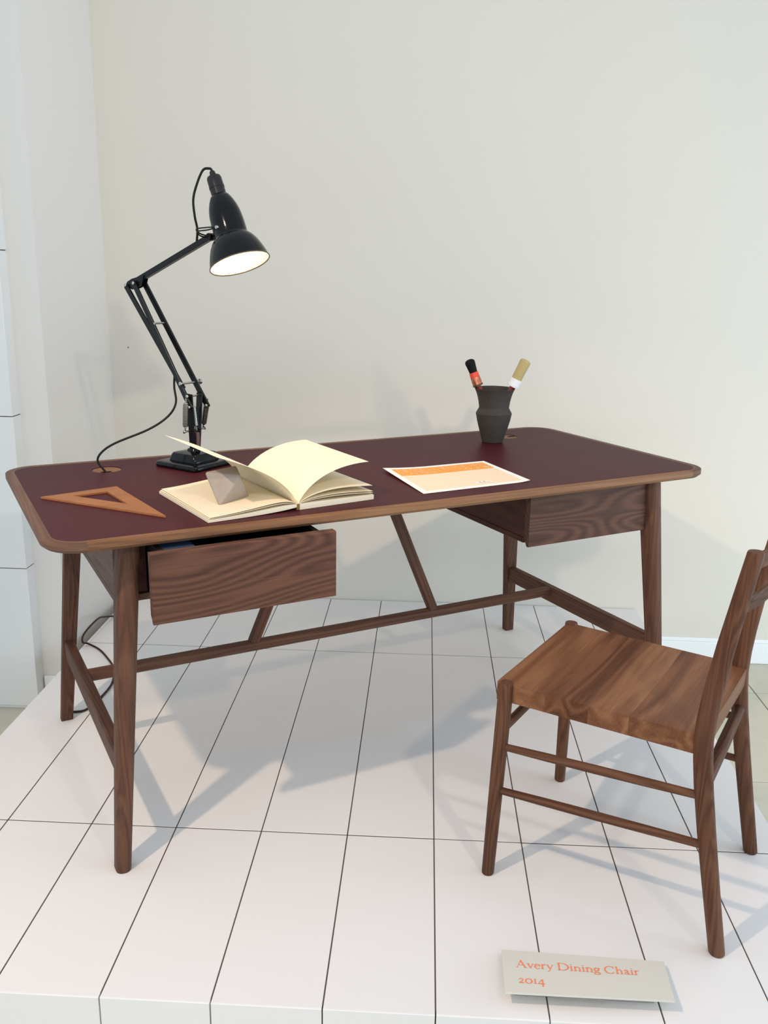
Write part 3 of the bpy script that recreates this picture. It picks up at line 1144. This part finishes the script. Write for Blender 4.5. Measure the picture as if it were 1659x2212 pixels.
def sheet_patch(name, a0, a1, b0_, b1_, dz, mat, th_=0.0, na=24, nb=14):
    m_ = MB()
    tp = [[m_.vert(sheet_pt(a0 + (a1 - a0) * i / na, b0_ + (b1_ - b0_) * j / nb, dz)) for i in range(na + 1)] for j in range(nb + 1)]
    bt = [[m_.vert(sheet_pt(a0 + (a1 - a0) * i / na, b0_ + (b1_ - b0_) * j / nb, dz - th_)) for i in range(na + 1)] for j in range(nb + 1)]
    for j in range(nb):
        for i in range(na):
            m_.f.append((tp[j][i], tp[j][i + 1], tp[j + 1][i + 1], tp[j + 1][i]))
            m_.f.append((bt[j][i], bt[j + 1][i], bt[j + 1][i + 1], bt[j][i + 1]))
    for j in range(nb):
        for i in (0, na):
            m_.f.append((tp[j][i], tp[j + 1][i], bt[j + 1][i], bt[j][i]))
    for i in range(na):
        for j in (0, nb):
            m_.f.append((tp[j][i], tp[j][i + 1], bt[j][i + 1], bt[j][i]))
    return obj(name, m_, M[mat], SHEET, 60)


sheet_patch('paper', 0, 1, 0, 1, 0, 'sheet_white', .0004)
sheet_patch('cream_field', .055, .955, .07, .655, .00025, 'print_cream', .0002)
sheet_patch('orange_band', .055, .955, .655, .935, .00025, 'print_orange', .0002)


def ribbon(mb, pts, place, w):
    """flat stroke; pts 2D, w: width or per-point list; place maps 2D to 3D"""
    n = len(pts)
    ws = w if isinstance(w, (list, tuple)) else [w] * n
    L_, R_ = [], []
    for i in range(n):
        a, b_ = Vector(pts[max(0, i - 1)]), Vector(pts[min(n - 1, i + 1)])
        d = (b_ - a)
        d = d.normalized() if d.length > 1e-9 else Vector((1, 0))
        nn = Vector((-d.y, d.x)) * ws[i] / 2
        p = Vector(pts[i])
        L_.append(mb.vert(place(p + nn)))
        R_.append(mb.vert(place(p - nn)))
    for i in range(n - 1):
        mb.f.append((L_[i], L_[i + 1], R_[i + 1], R_[i]))


def arc(cx, cy, rx, ry, a0, a1, n=14):
    return [(cx + rx * cos(radians(a0 + (a1 - a0) * i / n)), cy + ry * sin(radians(a0 + (a1 - a0) * i / n))) for i in range(n + 1)]


# thin sans capitals (height 1)
SANS = {
    'D': (.78, [[(.08, 0), (.08, 1)], [(.08, 1), (.25, 1)] + arc(.25, .5, .48, .5, 90, -90) + [(.08, 0)]]),
    'E': (.58, [[(.08, 0), (.08, 1)], [(.08, 1), (.52, 1)], [(.08, .52), (.44, .52)], [(.08, 0), (.52, 0)]]),
    'S': (.56, [arc(.29, .75, .21, .25, 30, 270) + arc(.29, .26, .22, .25, 90, -150)]),
    'I': (.18, [[(.09, 0), (.09, 1)]]),
    'N': (.78, [[(.08, 0), (.08, 1), (.70, 0), (.70, 1)]]),
    'M': (.98, [[(.04, 0), (.20, 1), (.49, .1), (.78, 1), (.94, 0)]]),
    'L': (.50, [[(.08, 1), (.08, 0), (.46, 0)]]),
    'T': (.62, [[(.02, 1), (.60, 1)], [(.31, 1), (.31, 0)]]),
    'R': (.66, [[(.08, 0), (.08, 1)], [(.08, 1)] + arc(.30, .75, .27, .25, 90, -90) + [(.08, .5)], [(.30, .5), (.62, 0)]]),
    'C': (.86, [arc(.48, .5, .42, .5, 48, 312)]),
    'A': (.80, [[(.02, 0), (.40, 1), (.78, 0)], [(.16, .35), (.64, .35)]]),
    'O': (.96, [arc(.48, .5, .43, .5, 0, 360, 24)]),
    ' ': (.34, []),
}
SW, SHH = .318, .264     # size of the sheet in metres
mb = MB()


def place_sheet(p):
    return sheet_pt(p.x, p.y, .0006)


def sans_line(txt, a0, a1, b0_, hgt):
    total = sum(SANS[c][0] for c in txt)
    x = a0
    k = (a1 - a0) / total
    for c in txt:
        w, st = SANS[c]
        for s_ in st:
            ribbon(mb, [(x + px * k, b0_ + py * hgt) for px, py in s_], place_sheet, .0042)
        x += w * k


sans_line('DESSIN MILLIMETRE', .085, .935, .805, .105)
sans_line('CANSON', .085, .46, .680, .095)
for s_ in (arc(.725, .725, .026, .040, 0, 360, 20), [(.66, .765), (.70, .74)], [(.815, .70), (.815, .755)], [(.845, .765), (.885, .765), (.880, .70)], arc(.870, .73, .035, .045, 60, -60, 8), arc(.890, .73, .035, .045, 60, -60, 8)):
    ribbon(mb, s_, place_sheet, .0065)
obj('lettering', mb, M['print_line'], SHEET, 0)
m_ = MB()
ct = m_.vert(sheet_pt(.62, .155, .0006))
el = [m_.vert(sheet_pt(.62 + .085 * cos(2 * pi * k / 28), .155 + .035 * sin(2 * pi * k / 28), .0006)) for k in range(28)]
for k in range(28):
    m_.f.append((ct, el[k], el[(k + 1) % 28]))
obj('oval_mark', m_, M['sheet_white'], SHEET, 0)
m_ = MB()
pl2 = lambda p: sheet_pt(p.x, p.y, .0009)
for k in range(11):
    ribbon(m_, [(.575 + k * .010, .138 + .004 * (k % 3 == 0)), (.575 + k * .010 + .006, .147 + .004 * (k % 2))], pl2, .006)
ribbon(m_, arc(.590, .172, .005, .006, 0, 360, 8), pl2, .006)
ribbon(m_, arc(.628, .170, .006, .007, 0, 360, 8), pl2, .007)
obj('oval_lettering', m_, M['print_dark'], SHEET, 0)

# ================================================================== title card on the platform
cTL, cTR, cBR, cBL = Vector((.1751, 1.4240, .015)), Vector((.4768, 1.4139, .015)), Vector((.4669, 1.3042, .030)), Vector((.1714, 1.3042, .030))
c_o = Vector((.3225, 1.3615, 0))
card = thing('title_card', 'pale grey title card with orange lettering, propped on the platform', 'sign', c_o)


def card_pt(a, b_, dz=0.0):
    p = (cBL * (1 - a) + cBR * a) * (1 - b_) + (cTL * (1 - a) + cTR * a) * b_
    return p - c_o + Vector((0, .135, .99)) * dz


mb = MB()
mb.loft([[card_pt(a, b_, dz) for a, b_ in ((0, 0), (1, 0), (1, 1), (0, 1))] for dz in (-.0035, 0)])
obj('board', mb, M['card'], card, 20)
for a0, a1 in ((.06, .30), (.62, .90)):
    lo_pts = [Vector((card_pt(a, b_).x, card_pt(a, b_).y, .0005)) for a, b_ in ((a0, .22), (a1, .22), (a1, .78), (a0, .78))]
    hi_pts = [card_pt(a, b_, -.0037) for a, b_ in ((a0, .22), (a1, .22), (a1, .78), (a0, .78))]
    obj('foam_pad', MB().loft([lo_pts, hi_pts]), M['foam_pad'], card, 20)

# old-style serif letters drawn as strokes: (advance, [(points, kind)]); kind 'c' = pen-contrast, number = fixed width
XH = .42
TH_, TN_ = .088, .034


def sf(x, y, w=.15):
    return ([(x - w / 2, y), (x + w / 2, y)], .026)


SER = {
    'A': (.70, [([(.06, 0), (.33, .69)], .036), ([(.31, .69), (.60, 0)], .088), ([(.15, .25), (.47, .25)], .032), sf(.06, .013, .16), sf(.60, .013, .19)]),
    'v': (.46, [([(.07, XH), (.235, 0)], .078), ([(.235, 0), (.39, XH)], .034), sf(.07, XH - .01, .15), sf(.39, XH - .01, .13)]),
    'e': (.42, [(arc(.215, .205, .165, .215, 12, 318, 26), 'c'), ([(.06, .255), (.370, .255)], .034)]),
    'r': (.36, [([(.11, 0), (.11, XH)], .078), ([(.11, .30), (.18, .39), (.25, .425), (.31, .40)], .060), sf(.11, .013, .19), ([(.03, .385), (.12, .42)], .036)]),
    'y': (.46, [([(.07, XH), (.245, .01)], .078), ([(.40, XH), (.20, -.10), (.13, -.20), (.05, -.20)], .036), sf(.07, XH - .01, .15), sf(.40, XH - .01, .13)]),
    'D': (.80, [([(.14, 0), (.14, .67)], .088), ([(.05, .66), (.32, .66)] + arc(.32, .335, .40, .325, 88, -88, 26) + [(.05, .012)], 'c')]),
    'i': (.24, [([(.12, 0), (.12, XH)], .078), sf(.12, .013, .20), ([(.04, .385), (.13, .42)], .036), ([(.085, .585), (.155, .585)], .070)]),
    'n': (.52, [([(.12, 0), (.12, XH)], .078), ([(.13, .32), (.20, .395), (.29, .42), (.36, .38), (.40, .30)], .048), ([(.40, .32), (.40, 0)], .078), sf(.12, .013, .20), sf(.40, .013, .20), ([(.04, .385), (.13, .42)], .036)]),
    'g': (.46, [(arc(.20, .285, .135, .140, 0, 360, 26), 'c'), ([(.13, .165), (.09, .10), (.13, .045), (.30, .02)], .046), (arc(.215, -.085, .165, .105, 80, -240, 26), 'c'), ([(.30, .38), (.42, .40)], .040)]),
    'C': (.70, [(arc(.38, .335, .32, .345, 48, 318, 32), 'c'), ([(.595, .69), (.615, .47)], .030)]),
    'h': (.52, [([(.12, 0), (.12, .70)], .078), ([(.13, .32), (.20, .395), (.29, .42), (.36, .38), (.40, .30)], .048), ([(.40, .32), (.40, 0)], .078), sf(.12, .013, .20), sf(.40, .013, .20), ([(.03, .665), (.13, .70)], .036)]),
    'a': (.42, [([(.06, .33), (.12, .40), (.20, .42), (.27, .38), (.285, .30), (.285, .06), (.33, .01), (.39, .03)], .066), ([(.285, .26), (.15, .215), (.085, .15), (.075, .08), (.13, .01), (.21, .02), (.285, .085)], .048)]),
    '2': (.42, [([(.06, .31), (.11, .40), (.20, .43), (.285, .39), (.305, .31), (.26, .21), (.06, .025)], .050), ([(.05, .030), (.36, .030)], .070)]),
    '0': (.52, [(arc(.26, .205, .205, .215, 0, 360, 30), 'c')]),
    '1': (.32, [([(.16, 0), (.16, XH)], .078), sf(.16, .013, .22), sf(.16, XH - .01, .20)]),
    '4': (.50, [([(.30, .42), (.03, .02)], .036), ([(.03, .02), (.46, .02)], .055), ([(.33, .42), (.33, -.22)], .084), sf(.33, -.21, .16)]),
    ' ': (.22, []),
}
mb = MB()


def serif_line(txt, x0, y0, x1):
    """x0,x1,y0 in card units (0..1 of width, height)"""
    total = sum(SER[c][0] for c in txt)
    k = (x1 - x0) / total
    ky = k * CW / CHH
    x = x0

    def place(p):
        return card_pt(x + p.x * k, y0 + p.y * ky, .0005)
    for c in txt:
        w, st = SER[c]
        for pts_, kind in st:
            if kind == 'c':
                ws = []
                for i in range(len(pts_)):
                    a, b_ = Vector(pts_[max(0, i - 1)]), Vector(pts_[min(len(pts_) - 1, i + 1)])
                    d = (b_ - a).normalized() if (b_ - a).length > 1e-9 else Vector((1, 0))
                    ws.append(TN_ + (TH_ - TN_) * abs(d.y) ** 1.3)
            else:
                ws = kind
            ribbon(mb, pts_, place, ws)
        x += w * k


CW, CHH = .298, .1105
serif_line('Avery Dining Chair', .082, .585, .832)
obj('title_lettering', mb, M['card_print'], card, 0)
mb = MB()
serif_line('2014', .087, .225, .248)
obj('year_lettering', mb, M['card_print'], card, 0)

# ================================================================== dark red cable on the platform
cpts = [(-1.119, 3.090, .0040), (-1.126, 3.037, .0042), (-1.13, 2.960, .030), (-1.13, 2.897, .0505), (-1.13, 2.813, .0545), (-1.13, 2.745, .0475), (-1.131, 2.742, .024), (-1.1262, 2.775, .0055), (-1.0725, 2.734, .0035), (-1.0137, 2.657, .0035),
        (-.9771, 2.596, .0035), (-.9480, 2.5076, .0035), (-.9431, 2.4278, .0035), (-.9578, 2.3222, .0035), (-.985, 2.300, .0035), (-1.015, 2.305, .0035)]
mb = MB().tube(catmull(cpts, 7), .0033, 8)
o = obj('power_cable', mb, M['cord_red'], None, 60)
tag(o, 'dark red fabric power cable looping over the platform edge beside the desk leg', 'cable')
